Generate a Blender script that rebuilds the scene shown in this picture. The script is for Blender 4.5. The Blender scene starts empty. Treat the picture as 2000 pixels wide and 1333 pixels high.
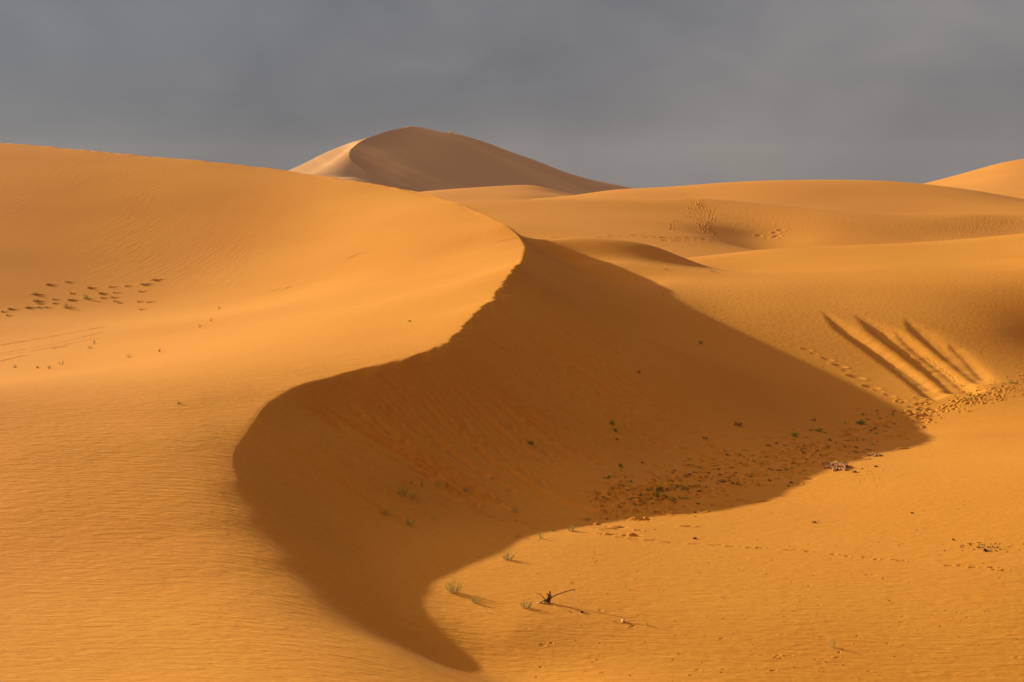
import bpy, math, random
import numpy as np
from mathutils import Vector

C = bpy.context.scene
rng = np.random.RandomState(7)
random.seed(7)
QUICK = False

# ------------------------------------------------------------------ camera, sky, sun, exposure
F, HZ, CX = 3000.0, 370.0, 1000.0        # focal length and horizon row, in pixels of a 2000 px wide picture
cam_data = bpy.data.cameras.new('camera'); cam = bpy.data.objects.new('camera', cam_data)
C.collection.objects.link(cam); C.camera = cam
cam_data.sensor_width = 36.0; cam_data.lens = 36.0 * F / 2000.0
cam_data.shift_y = -(666.5 - HZ) / 2000.0
cam_data.clip_start = 0.5; cam_data.clip_end = 20000
cam.location = (0, 0, 0); cam.rotation_euler = (math.radians(90), 0, 0)

SUN_EL, SUN_BACK = math.radians(17.35), math.radians(34.4)   # low sun, left and a little behind the dunes
sdir = Vector((-math.cos(SUN_EL) * math.cos(SUN_BACK), math.cos(SUN_EL) * math.sin(SUN_BACK), math.sin(SUN_EL)))
sun_data = bpy.data.lights.new('sun', 'SUN'); sun = bpy.data.objects.new('sun', sun_data)
C.collection.objects.link(sun)
sun_data.energy = 4.8; sun_data.angle = math.radians(0.6); sun_data.color = (1.0, 0.94, 0.78)
sun.rotation_euler = sdir.to_track_quat('Z', 'Y').to_euler()

world = bpy.data.worlds.new("World"); C.world = world; world.use_nodes = True
def build_world():
    nt = world.node_tree; nt.nodes.clear(); N = nt.nodes.new; L = nt.links.new
    out = N('ShaderNodeOutputWorld'); bg = N('ShaderNodeBackground')
    tc = N('ShaderNodeTexCoord')
    sep = N('ShaderNodeSeparateXYZ'); L(tc.outputs['Generated'], sep.inputs[0])
    # clear sky above the overcast
    sky = N('ShaderNodeTexSky'); sky.sky_type = 'NISHITA'; sky.sun_disc = False
    sky.sun_elevation = SUN_EL
    sky.sun_rotation = math.atan2(sdir.x, sdir.y)
    sk = N('ShaderNodeMix'); sk.data_type = 'RGBA'; sk.blend_type = 'MULTIPLY'; sk.inputs[0].default_value = 1
    L(sky.outputs[0], sk.inputs[6]); sk.inputs[7].default_value = (0.08, 0.08, 0.08, 1)
    # cloud deck, wide soft structure
    mp = N('ShaderNodeMapping'); mp.inputs['Scale'].default_value = (1.0, 1.0, 1.7)
    L(tc.outputs['Generated'], mp.inputs[0])
    n1 = N('ShaderNodeTexNoise'); n1.inputs['Scale'].default_value = 2.6; n1.inputs['Detail'].default_value = 5
    n1.inputs['Roughness'].default_value = 0.45; n1.inputs['Distortion'].default_value = 0.6
    L(mp.outputs[0], n1.inputs['Vector'])
    mp2 = N('ShaderNodeMapping'); mp2.inputs['Scale'].default_value = (1.0, 1.0, 1.8); L(tc.outputs['Generated'], mp2.inputs[0])
    n2 = N('ShaderNodeTexNoise'); n2.inputs['Scale'].default_value = 11.0; n2.inputs['Detail'].default_value = 4; n2.inputs['Roughness'].default_value = 0.5
    n2.inputs['Distortion'].default_value = 0.4; L(mp2.outputs[0], n2.inputs['Vector'])
    ad = N('ShaderNodeMath'); ad.operation = 'MULTIPLY_ADD'; L(n2.outputs['Fac'], ad.inputs[0]); ad.inputs[1].default_value = 0.50; ad.inputs[2].default_value = -0.25
    sm = N('ShaderNodeMath'); sm.operation = 'ADD'; L(n1.outputs['Fac'], sm.inputs[0]); L(ad.outputs[0], sm.inputs[1])
    r1 = N('ShaderNodeValToRGB'); L(sm.outputs[0], r1.inputs[0])
    r1.color_ramp.elements[0].position = 0.30; r1.color_ramp.elements[0].color = (0.108, 0.113, 0.125, 1)
    r1.color_ramp.elements[1].position = 0.74; r1.color_ramp.elements[1].color = (0.186, 0.180, 0.178, 1)
    # warmer to the right, cooler and darker at the horizon
    r2 = N('ShaderNodeMapRange'); r2.inputs[1].default_value = -0.3; r2.inputs[2].default_value = 0.3
    r2.interpolation_type = 'SMOOTHSTEP'
    L(sep.outputs['X'], r2.inputs[0])
    m2 = N('ShaderNodeMix'); m2.data_type = 'RGBA'; L(r2.outputs[0], m2.inputs[0])
    m2.inputs[6].default_value = (0.78, 0.86, 0.97, 1); m2.inputs[7].default_value = (1.26, 1.21, 1.20, 1)
    m3 = N('ShaderNodeMix'); m3.data_type = 'RGBA'; m3.blend_type = 'MULTIPLY'; m3.inputs[0].default_value = 1
    L(r1.outputs[0], m3.inputs[6]); L(m2.outputs[2], m3.inputs[7])
    r3 = N('ShaderNodeMapRange'); r3.inputs[1].default_value = 0.0; r3.inputs[2].default_value = 0.11
    r3.inputs[3].default_value = 0.78; r3.inputs[4].default_value = 1.0; L(sep.outputs['Z'], r3.inputs[0])
    m4 = N('ShaderNodeMix'); m4.data_type = 'RGBA'; m4.blend_type = 'MULTIPLY'; m4.inputs[0].default_value = 1
    L(m3.outputs[2], m4.inputs[6]); L(r3.outputs[0], m4.inputs[7])
    # unseen warm glow added on the sun's side to grade shade, with clear sky
    dt = N('ShaderNodeVectorMath'); dt.operation = 'DOT_PRODUCT'; L(tc.outputs['Generated'], dt.inputs[0])
    dt.inputs[1].default_value = Vector((-0.82, 0.10, 0.56)).normalized()
    r5 = N('ShaderNodeMapRange'); r5.inputs[1].default_value = 0.60; r5.inputs[2].default_value = 1.0; r5.interpolation_type = 'SMOOTHSTEP'
    L(dt.outputs['Value'], r5.inputs[0])
    m6 = N('ShaderNodeMix'); m6.data_type = 'RGBA'; m6.inputs[0].default_value = 0.10
    m6.inputs[6].default_value = (1.05, 0.72, 0.40, 1); L(sk.outputs[2], m6.inputs[7])
    # behind the camera an unseen warm tint is added to redden the shade
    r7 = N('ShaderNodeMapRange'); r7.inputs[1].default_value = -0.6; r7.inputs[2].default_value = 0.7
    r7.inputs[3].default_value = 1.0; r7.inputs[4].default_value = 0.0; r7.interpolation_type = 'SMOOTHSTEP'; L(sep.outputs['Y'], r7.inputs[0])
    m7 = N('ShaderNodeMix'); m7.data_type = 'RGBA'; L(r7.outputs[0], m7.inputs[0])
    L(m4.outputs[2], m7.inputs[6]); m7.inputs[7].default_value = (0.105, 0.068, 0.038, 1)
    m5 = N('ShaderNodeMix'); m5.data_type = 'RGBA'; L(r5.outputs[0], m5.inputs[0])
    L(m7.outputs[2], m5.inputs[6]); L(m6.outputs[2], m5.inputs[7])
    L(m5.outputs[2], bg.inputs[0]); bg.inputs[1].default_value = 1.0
    L(bg.outputs[0], out.inputs[0])
build_world()
C.view_settings.view_transform = 'Standard'; C.view_settings.look = 'None'
C.view_settings.exposure = 0.38; C.view_settings.gamma = 1.0
C.cycles.max_bounces = 6; C.cycles.diffuse_bounces = 4

# ------------------------------------------------------------------ small helpers
def P(px, py, D):
    return ((px - CX) / F * D, D, -(py - HZ) / F * D)

class TPS:
    """smooth surface z(x, y) through scattered points"""
    def __init__(s, pts, lam=1e-4, S=50.0):
        p = np.array(pts, float); s.S = S
        xy = p[:, :2] / S; n = len(p)
        d = np.linalg.norm(xy[:, None] - xy[None], axis=2)
        K = np.where(d > 0, d * d * np.log(d + 1e-12), 0) + lam * np.eye(n)
        Q = np.hstack([np.ones((n, 1)), xy])
        M = np.block([[K, Q], [Q.T, np.zeros((3, 3))]])
        s.w = np.linalg.solve(M, np.concatenate([p[:, 2], np.zeros(3)])); s.xy = xy; s.n = n
    def __call__(s, X, Y):
        x = np.ravel(X) / s.S; y = np.ravel(Y) / s.S; out = np.empty_like(x)
        for i in range(0, len(x), 40000):
            a = x[i:i+40000, None]; b = y[i:i+40000, None]
            r2 = (a - s.xy[:, 0]) ** 2 + (b - s.xy[:, 1]) ** 2
            out[i:i+40000] = (0.5 * r2 * np.log(r2 + 1e-20)) @ s.w[:s.n] + s.w[s.n] + s.w[s.n+1] * a[:, 0] + s.w[s.n+2] * b[:, 0]
        return out.reshape(np.shape(X))

def cubic_matrix(n_fine, n_coarse):
    t = np.linspace(0, n_coarse - 1, n_fine); i = np.clip(np.floor(t).astype(int), 0, n_coarse - 2); f = t - i
    M = np.zeros((n_fine, n_coarse)); r = np.arange(n_fine)
    W = [(-f + 2*f**2 - f**3)/2, (2 - 5*f**2 + 3*f**3)/2, (f + 4*f**2 - 3*f**3)/2, (-f**2 + f**3)/2]
    for k, w in enumerate(W):
        np.add.at(M, (r, np.clip(i + k - 1, 0, n_coarse - 1)), w)
    return M

_perm = np.random.RandomState(3).randint(0, 1 << 30, 4096)
def vnoise(x, y, seed=0):
    """value noise in -1..1"""
    xi = np.floor(x).astype(np.int64); yi = np.floor(y).astype(np.int64)
    fx = x - xi; fy = y - yi
    fx = fx*fx*fx*(fx*(fx*6-15)+10); fy = fy*fy*fy*(fy*(fy*6-15)+10)
    def h(a, b): return _perm[(a * 73 + b * 1931 + seed * 131 + _perm[(a + seed) & 4095] % 4096) & 4095] / (1 << 29) - 1.0
    a = h(xi, yi); b = h(xi+1, yi); c = h(xi, yi+1); d = h(xi+1, yi+1)
    return (a*(1-fx)+b*fx)*(1-fy) + (c*(1-fx)+d*fx)*fy
def fbm(x, y, seed=0, o=4):
    s = 0; a = 1.0
    for k in range(o):
        s = s + a * vnoise(x, y, seed + k * 7); x = x * 2.03 + 5.1; y = y * 2.03 + 1.7; a *= 0.5
    return s
def sstep(a, b, x):
    t = np.clip((x - a) / (b - a), 0, 1); return t*t*(3-2*t)

def grid_mesh(name, X, Y, Z, mat, attrs=None):
    n, m = X.shape
    co = np.stack([X, Y, Z], -1).reshape(-1, 3).astype(np.float32)
    idx = np.arange(n * m).reshape(n, m)
    q = np.stack([idx[:-1, :-1], idx[:-1, 1:], idx[1:, 1:], idx[1:, :-1]], -1).reshape(-1, 4)
    # faces must look up
    a, b, c = co[q[0, 0]], co[q[0, 1]], co[q[0, 2]]
    if np.cross(b - a, c - a)[2] < 0: q = q[:, ::-1]
    me = bpy.data.meshes.new(name)
    me.vertices.add(len(co)); me.vertices.foreach_set('co', co.ravel())
    me.loops.add(q.size); me.loops.foreach_set('vertex_index', np.ascontiguousarray(q).ravel().astype(np.int32))
    me.polygons.add(len(q)); me.polygons.foreach_set('loop_start', np.arange(0, q.size, 4, dtype=np.int32))
    me.polygons.foreach_set('use_smooth', np.ones(len(q), bool))
    me.update(calc_edges=True)
    for k, v in (attrs or {}).items():
        at = me.attributes.new(k, 'FLOAT', 'POINT'); at.data.foreach_set('value', np.ascontiguousarray(v, dtype=np.float32).ravel())
    o = bpy.data.objects.new(name, me); C.collection.objects.link(o); me.materials.append(mat)
    return o

def softmin(a, b, k):
    m = np.minimum(a, b); d = np.abs(a - b)
    return m - k * np.log1p(np.exp(-np.clip(d / k, 0, 60)))

# ------------------------------------------------------------------ materials
def new_mat(name):
    m = bpy.data.materials.new(name); m.use_nodes = True; nt = m.node_tree; nt.nodes.clear()
    return m, nt, nt.nodes.new, nt.links.new
def sand_material(name, col_a, col_b, scale=1.0, ripples=True, streaks=False):
    m, nt, N, L = new_mat(name)
    out = N('ShaderNodeOutputMaterial'); bs = N('ShaderNodeBsdfPrincipled')
    bs.inputs['Roughness'].default_value = 0.92; bs.inputs['Specular IOR Level'].default_value = 0.1
    geo = N('ShaderNodeNewGeometry')
    def noise(vec, sc, detail=2.0, rough=0.5, dist=0.0):
        n = N('ShaderNodeTexNoise'); n.inputs['Scale'].default_value = sc; n.inputs['Detail'].default_value = detail
        n.inputs['Roughness'].default_value = rough; n.inputs['Distortion'].default_value = dist
        L(vec, n.inputs['Vector']); return n.outputs['Fac']
    def math_(op, a, b):
        n = N('ShaderNodeMath'); n.operation = op
        for i, v in enumerate((a, b)):
            if isinstance(v, (int, float)): n.inputs[i].default_value = v
            else: L(v, n.inputs[i])
        return n.outputs[0]
    def mapping(rot, sc):
        n = N('ShaderNodeMapping'); n.vector_type = 'TEXTURE'; L(geo.outputs['Position'], n.inputs[0])
        n.inputs['Rotation'].default_value = (0, 0, math.radians(rot)); n.inputs['Scale'].default_value = sc
        return n.outputs[0]
    big = noise(geo.outputs['Position'], 0.05 / scale, 5, 0.5)
    fine = noise(geo.outputs['Position'], 5.0 / scale, 4, 0.65)
    fac = math_('ADD', math_('MULTIPLY', big, 0.6), math_('MULTIPLY', fine, 0.4))
    mr = N('ShaderNodeMapRange'); L(fac, mr.inputs[0]); mr.inputs[1].default_value = 0.36; mr.inputs[2].default_value = 0.64
    mx = N('ShaderNodeMix'); mx.data_type = 'RGBA'; L(mr.outputs[0], mx.inputs[0])
    mx.inputs[6].default_value = (*col_a, 1); mx.inputs[7].default_value = (*col_b, 1)
    L(mx.outputs[2], bs.inputs['Base Color'])
    if streaks:
        n = N('ShaderNodeMapping'); n.vector_type = 'TEXTURE'; L(geo.outputs['Position'], n.inputs[0])
        n.inputs['Rotation'].default_value = (0, math.radians(22), 0); n.inputs['Scale'].default_value = (170, 300, 9.0)
        st = noise(n.outputs[0], 1.0, 3, 0.5); L(st, mr.inputs[0]); mr.inputs[1].default_value = 0.50; mr.inputs[2].default_value = 0.72
    if ripples:
        at1 = N('ShaderNodeAttribute'); at1.attribute_name = 'ripple_cross'
        at2 = N('ShaderNodeAttribute'); at2.attribute_name = 'ripple_slope'
        at3 = N('ShaderNodeAttribute'); at3.attribute_name = 'grain'
        # wind ripples: long thin crests, broken up and wandering
        r1 = noise(mapping(-7, (0.85, 0.18, 3.0)), 1.0, 2.5, 0.55, 0.5)
        r1b = noise(mapping(-16, (0.38, 0.10, 3.0)), 1.0, 2.5, 0.5, 0.3)
        r2 = noise(mapping(70, (2.2, 0.22, 9.0)), 1.0, 1.5, 0.5, 0.35)
        h1 = math_('MULTIPLY', math_('ADD', math_('MULTIPLY', r1, 0.046), math_('MULTIPLY', r1b, 0.024)), at1.outputs['Fac'])
        h2 = math_('MULTIPLY', math_('MULTIPLY', r2, 0.038), at2.outputs['Fac'])
        g = noise(geo.outputs['Position'], 3.2, 4, 0.6)
        h3 = math_('MULTIPLY', math_('MULTIPLY', g, 0.045), at3.outputs['Fac'])
        # flow lines of grains that ran down the slip face
        at4 = N('ShaderNodeAttribute'); at4.attribute_name = 'slip'
        r4 = noise(mapping(-36, (3.2, 0.16, 8.0)), 1.0, 4, 0.6, 0.25)
        h4 = math_('MULTIPLY', math_('MULTIPLY', r4, 0.10), at4.outputs['Fac'])
        h = math_('ADD', math_('ADD', math_('ADD', h1, h2), h3), h4)
        bp = N('ShaderNodeBump'); bp.inputs['Strength'].default_value = 1.0; bp.inputs['Distance'].default_value = 1.0
        L(h, bp.inputs['Height']); L(bp.outputs[0], bs.inputs['Normal'])
    L(bs.outputs[0], out.inputs[0])
    return m
sand = sand_material('sand', (0.66, 0.256, 0.025), (0.79, 0.336, 0.042))
sand_mid = sand_material('sand_beyond', (0.68, 0.267, 0.028), (0.77, 0.320, 0.040), scale=3)
sand_far = sand_material('far_sand', (0.56, 0.27, 0.09), (0.76, 0.40, 0.15), scale=12, ripples=False, streaks=True)
def plain_material(name, col, rough=0.8, var=0.25, sc=9.0):
    m, nt, N, L = new_mat(name)
    out = N('ShaderNodeOutputMaterial'); bs = N('ShaderNodeBsdfPrincipled'); bs.inputs['Roughness'].default_value = rough
    bs.inputs['Specular IOR Level'].default_value = 0.2
    tc = N('ShaderNodeTexCoord'); n = N('ShaderNodeTexNoise'); n.inputs['Scale'].default_value = sc; n.inputs['Detail'].default_value = 4
    L(tc.outputs['Object'], n.inputs['Vector'])
    mx = N('ShaderNodeMix'); mx.data_type = 'RGBA'; L(n.outputs['Fac'], mx.inputs[0])
    mx.inputs[6].default_value = (*[c * (1 - var) for c in col], 1); mx.inputs[7].default_value = (*[min(1, c * (1 + var)) for c in col], 1)
    L(mx.outputs[2], bs.inputs['Base Color']); L(bs.outputs[0], out.inputs[0])
    return m
M_green = plain_material('fresh_leaf', (0.27, 0.46, 0.05))
M_olive = plain_material('olive_leaf', (0.40, 0.42, 0.09))
M_straw = plain_material('straw_stem', (0.50, 0.40, 0.14))
M_brown = plain_material('dry_leaf', (0.36, 0.20, 0.05))
M_sandy = plain_material('sandy_leaf', (0.55, 0.31, 0.07))
M_wood = plain_material('dead_wood', (0.16, 0.075, 0.05), var=0.5, sc=30)
M_bark = plain_material('bleached_wood', (0.62, 0.42, 0.22), var=0.2, sc=30)
M_stone = plain_material('dark_stone', (0.10, 0.045, 0.025), var=0.5, sc=20)
M_crust = plain_material('clay_crust', (0.42, 0.19, 0.055), var=0.12, sc=6)
M_pale = plain_material('bleached_husk', (0.80, 0.66, 0.45), var=0.1, sc=20)

# ------------------------------------------------------------------ the near dune, its hollow and the slope beyond
#PTS-BEGIN
CREST = [(-900,300,163.93),(-500,275,173.13),(-250,266,176.35),(0,278,172.97),(200,296,167.16),(400,315,160.69),(570,335,155.36),(700,355,144.34),(820,374,136.78),
 (900,398,127.60),(960,425,119.66),(990,440,113.86),(1010,458,110.58),(1021,475,105.67),(1022,492,98.52),(1008,517,86.65),(980,555,80.87),(940,600,74.49),
 (915,628,71.65),(850,680,66.52),(780,703,64.67),(700,722,63.46),(640,738,62.30),(600,748,61.31),(545,775,59.26),(500,812,55.86)]
SHOULDER = [(468,860,52.81),(460,920,48.76),(478,990,45.64),(530,1070,42.36),(600,1135,40.30),(650,1175,39.47),(700,1210,38.61),(760,1250,36.30),(820,1290,35.13),
 (880,1325,34.87)]
A_IN = [(0,330,159.12),(0,400,145.77),(0,480,131.63),(0,560,117.48),(200,350,154.04),(200,430,141.15),(200,520,127.52),(200,600,112.84),(400,370,148.46),
 (400,450,136.39),(400,540,122.92),(400,620,99.84),(600,400,139.62),(600,480,126.90),(600,560,111.81),(600,640,78.80),(600,700,67.30),(800,430,125.54),
 (800,500,111.98),(800,580,83.38),(800,650,71.64),(930,470,111.66),(930,540,88.81),(900,600,76.25),(-300,330,160.31),(-300,500,122.74),(-300,640,103.79),
 (-900,400,143.23),(0,640,102.86),(0,700,85.80),(0,745,71.62),(0,820,55.08),(0,900,50.00),(0,1000,45.55),(0,1100,41.58),(0,1200,37.34),
 (0,1333,31.79),(200,680,85.60),(200,740,66.29),(200,820,55.05),(200,900,50.18),(200,1000,45.50),(200,1100,41.26),(200,1200,37.06),(200,1333,31.84),
 (400,690,74.52),(400,740,63.40),(380,780,58.25),(380,860,52.39),(350,950,48.00),(350,1050,43.68),(350,1150,39.42),(400,1250,35.07),(400,1333,31.73),
 (600,1250,35.51),(600,1333,32.05),(750,1333,32.95),(-400,745,83.48),(-400,820,55.50),(-400,1000,47.73),(-400,1333,31.75),(480,1130,40.44)]
B_IN = [(975,1370,38.0),(1815,850,73.47),(642,800,60.6),(600,823,58.4),(930,1290,39.14),(853,1010,53.45),(1000,985,57.21),(1150,935,60.45),(1300,893,65.68),(1480,848,70.48),
 (1650,820,79.50),(1800,798,82.59),(697,849,59.2),(765,920,56.27),(626,900,54.03),(713,960,53.18),(900,850,61.96),(1050,760,68.36),(1180,700,75.23),
 (1300,680,82.78),(1100,590,87.42),(1150,540,104.17),(1350,740,76.97),(1200,1035,53.07),(1050,1060,50.85),(960,1095,48.17),(870,1150,44.49),(840,1200,42.31),
 (860,1265,40.58),(990,1333,39.20),(1400,975,58.52),(1600,915,63.52),(1750,860,73.16),(1300,1150,45.87),(1200,1333,38.31),(1500,1333,38.60),(1600,1100,48.24),
 (1500,1220,42.40),(1800,1200,43.28),(1800,1333,38.68),(2000,820,78.30),(2000,900,63.72),(2000,1050,50.49),(2000,1200,42.76),(2000,1333,38.60),(2300,1333,38.76),
 (2300,1000,52.76),(1850,950,58.63),(1000,1200,41.68),(620,990,50.71),(700,1100,47.18),(1290,555,109.58),(1400,612,100.04),(1500,670,93.63),(1650,742,87.30),
 (1790,792,83.05),(1400,545,112.78),(1500,560,108.93),(1500,610,100.72),(1650,530,120.84),(1650,580,105.91),(1650,660,95.46),(1800,525,123.20),(1800,570,107.84),
 (1800,640,98.09),(1800,720,89.81),(1950,520,121.95),(1950,560,109.46),(1950,600,104.37),(1950,640,99.33),(1950,700,92.45),(1950,755,85.76),(1880,775,83.80),
 (2200,520,113.85),(2200,600,104.56),(2200,690,97.85),(2200,760,86.84),(2500,600,96.53),(2500,900,59.98),(1400,505,142.41),(1480,489,149.19),(1650,480,148.93),
 (2000,456,150.61),(1650,500,137.87),(2000,480,137.50),(2300,440,155.25),(1080,467.5,127.04),(1115,466,128.64),(1150,466,128.73),(1185,467,128.06),(1220,470,128.47),
 (1260,478,127.58),(1290,487,129.26),(1315,496,127.89),(1340,506,128.62),(1365,516,126.66),(1390,525,124.26),(1150,495,123.4),(1150,515,118.6),
 (1220,497,123.6),(1220,515,118.85),(1220,528,116.15),(1290,510,123.6),(1290,525,117.03),(1340,522,122.6),(770,1205,43.04),(760,1225,41.08),(800,1250,40.69),
 (840,1280,40.01),(885,1305,40.30),(930,1333,39.85),]
#PTS-END
A_OUT = [(-20,5,-6.5),(-10,8,-5.5),(0,0,-1.9),(0,6,-3.9),(0,15,-6.6),(-60,5,-5),(-60,40,-9.5),(10,10,-6),(10,0,-2.5),(-1,24,-9.0)]
B_OUT = [(3.5,131.5,-5.3),(6.4,132.5,-5.4),(9.6,133,-5.6),(12.6,132,-6.2),(15.5,131,-6.9),(10,140,-6.6),(13,146,-6.8),(5,136,-6),(60,190,-16),(35,185,-15),(15,180,-15),(0,175,-14),(-20,190,-12),(-50,195,-10),(-100,200,-8),(90,190,-14),
 (25,15,-9),(25,0,-4),(10,22,-11),(45,30,-9),(60,60,-7)]
def offs(line, dist):
    r = []
    L = np.array(line)
    for i in range(len(L)):
        t = L[min(i+1, len(L)-1)] - L[max(i-1, 0)]; t = t[:2] / np.linalg.norm(t[:2])
        n = np.array([-t[1], t[0]])          # the side away from the windward slope
        r.append((L[i][0] + n[0]*dist, L[i][1] + n[1]*dist, L[i][2]))
    return r
def point_sets(CREST, SHOULDER, A_IN, B_IN):
    crest = [P(*c) for c in CREST]; sh = [P(*c) for c in SHOULDER]
    a = crest + sh + [P(*p) for p in A_IN] + A_OUT + [(x, y, z + 0.5) for x, y, z in offs(crest, 9)[::2]]
    b = crest + sh + [P(*p) for p in B_IN] + B_OUT + [(x, y, z + 4.5) for x, y, z in offs(crest, -8)[::2]] + [(x, y, z - 3.6) for x, y, z in offs(crest[:13], 6)]
    # towards the camera the crest fades into a rounded shoulder: one smooth surface through everything near
    c = [p for p in crest if p[1] < 66] + sh + [P(*p) for p in A_IN if p[2] < 90] + [P(*p) for p in B_IN if p[2] < 62] + A_OUT + B_OUT[-5:]
    return a, b, c
def compose(A, B, S, X, Y):
    k = 0.03
    d = np.abs(A - B)
    m = np.minimum(A, B) - k * np.log1p(np.exp(-np.clip(d / k, 0, 60)))
    t = np.clip((57.5 - Y) / 11, 0, 1); t = t*t*(3-2*t)
    # the blend only reaches where the near points describe the ground
    return m * (1 - t) + S * t
#FN-END
A_PTS, B_PTS, S_PTS = point_sets(CREST, SHOULDER, A_IN, B_IN)
def fine_axis(quick):
    # columns: dense inside the view, sparse outside
    n_in, n_out = (500, 40) if quick else (1350, 60)
    a = np.linspace(-0.36, 0.36, n_in)
    g = np.linspace(0, 1, n_out + 1)[1:]
    o = 0.36 + 0.75 * g**1.8
    u = np.concatenate([-o[::-1], a, o])
    # rows: step grows with distance
    q = 2.2 if quick else 1.0
    y = [1.5]
    while y[-1] < 205:
        v = y[-1]
        y.append(v + (0.3 if v < 15 else q * np.interp(v, [15, 24, 34, 60, 100, 170, 205], [0.08, 0.03, 0.03, 0.055, 0.09, 0.14, 0.6])))
    return u, 1/np.array(y)
u_f, w_f = fine_axis(QUICK)
# coarse evaluation, then cubic upsampling
nu_c, nw_c = 230, 300
iu = np.linspace(0, len(u_f) - 1, nu_c); iw = np.linspace(0, len(w_f) - 1, nw_c)
u_c = np.interp(iu, np.arange(len(u_f)), u_f); w_c = np.interp(iw, np.arange(len(w_f)), w_f)
Uc, Wc = np.meshgrid(u_c, w_c); Yc = 1/Wc; Xc = Uc * Yc
Mu = cubic_matrix(len(u_f), nu_c); Mw = cubic_matrix(len(w_f), nw_c)
tA, tB = TPS(A_PTS), TPS(B_PTS)
Ac, Bc = tA(Xc, Yc), tB(Xc, Yc)
U, W = np.meshgrid(u_f, w_f); Y = 1/W; X = U * Y
A = Mw @ Ac @ Mu.T; B = Mw @ Bc @ Mu.T


class Sheet:
    """a ground sheet on a fan-shaped grid, with marks pressed into it"""
    def __init__(s, u, y, Z):
        s.u, s.y, s.Z = u, y, Z
        s.U, s.Y = np.meshgrid(u, y); s.X = s.U * s.Y
    def row_px(s, px):
        t = (px - CX) / F; i = int(np.clip(np.searchsorted(s.u, t) - 1, 0, len(s.u) - 2)); f = (t - s.u[i]) / (s.u[i+1] - s.u[i])
        return t, s.Z[:, i] * (1 - f) + s.Z[:, i+1] * f
    def hit(s, px, py):
        """where the line of sight through a picture point meets the ground"""
        t, z = s.row_px(px); r = -(py - HZ) / F; d = z - r * s.y
        k = np.nonzero((d[1:] >= 0) & (s.y[1:] > 14))[0]
        if len(k) == 0: return None
        k = k[0] + 1; a, b = d[k-1], d[k]; f = -a / (b - a) if b > a else 1.0
        D = s.y[k-1] * (1 - f) + s.y[k] * f
        return Vector((t * D, D, r * D))
    def z_at(s, x, y):
        j = int(np.clip(np.searchsorted(s.y, y) - 1, 0, len(s.y) - 2)); t = x / y
        i = int(np.clip(np.searchsorted(s.u, t) - 1, 0, len(s.u) - 2))
        f = (t - s.u[i]) / (s.u[i+1] - s.u[i]); g = (y - s.y[j]) / (s.y[j+1] - s.y[j])
        Z = s.Z
        return (Z[j, i]*(1-f) + Z[j, i+1]*f)*(1-g) + (Z[j+1, i]*(1-f) + Z[j+1, i+1]*f)*g
    def window(s, x0, x1, y0, y1):
        j0, j1 = np.searchsorted(s.y, [y0, y1]); us = [x0/y0, x0/y1, x1/y0, x1/y1]
        i0, i1 = np.searchsorted(s.u, [min(us), max(us)])
        return slice(max(j0, 0), j1 + 1), slice(max(i0, 0), i1 + 1)
    def dent(s, x, y, rx, ry, ang, depth, rim=0.35):
        R = 2.2 * max(rx, ry); w = s.window(x - R, x + R, y - R, y + R); X, Y = s.X[w], s.Y[w]
        if X.size == 0: return
        c, q = math.cos(ang), math.sin(ang); a = ((X-x)*c + (Y-y)*q) / rx; b = (-(X-x)*q + (Y-y)*c) / ry
        r2 = a*a + b*b
        s.Z[w] += -depth * np.exp(-r2**1.5) + depth * rim * np.exp(-((np.sqrt(r2) - 1.35) / 0.35)**2)
    def groove(s, pts, width, depth, rim=0.2, rough=0.0, w_end=0.5, seed=0, bank=0.0):
        """furrow along a line of world points; width and depth ease in and out along it"""
        P2 = np.array([(p[0], p[1]) for p in pts]); R = width * 3 * (1 + 0.8 * bank)
        n = len(P2) - 1
        w = s.window(P2[:, 0].min() - R, P2[:, 0].max() + R, P2[:, 1].min() - R, P2[:, 1].max() + R)
        X, Y = s.X[w], s.Y[w]
        if X.size == 0 or n < 1: return
        best = np.full(X.shape, 1e9); par = np.zeros(X.shape); side = np.zeros(X.shape)
        for k in range(n):
            a, b = P2[k], P2[k+1]; d = b - a; L2 = d @ d + 1e-9
            t = np.clip(((X - a[0])*d[0] + (Y - a[1])*d[1]) / L2, 0, 1)
            dd = np.hypot(X - a[0] - t*d[0], Y - a[1] - t*d[1]); m = dd < best
            best[m] = dd[m]; par[m] = k + t[m]; side[m] = np.sign((X[m] - a[0])*d[1] - (Y[m] - a[1])*d[0])
        q = par / n; e = np.clip(np.minimum(q / 0.22, (1 - q) / 0.06), 0, 1); e = e*e*(3-2*e)
        ww = width * (w_end + (1 - w_end) * e)
        dep = depth * e * (1 + rough * vnoise(par * 1.7, par * 0 + seed, seed))
        s.Z[w] += -dep * np.exp(-(best / np.where(side < 0, ww * (1 + bank), ww))**2) + rim * dep * np.exp(-((best - 1.9*ww) / (0.7*ww))**2)
    def slopes(s):
        zu = np.gradient(s.Z, s.u, axis=1); zy = np.gradient(s.Z, s.y, axis=0)
        gx = zu / s.Y; return gx, zy - gx * s.U

def path(sheet, pts, step=12.0):
    """picture polyline -> dense world polyline on the sheet"""
    out = []
    for (a, b), (c, d) in zip(pts[:-1], pts[1:]):
        n = max(1, int(math.hypot(c-a, d-b) / step))
        for k in range(n):
            h = sheet.hit(a + (c-a)*k/n, b + (d-b)*k/n)
            if h is not None: out.append(h)
    h = sheet.hit(*pts[-1])
    if h is not None: out.append(h)
    return out

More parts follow.
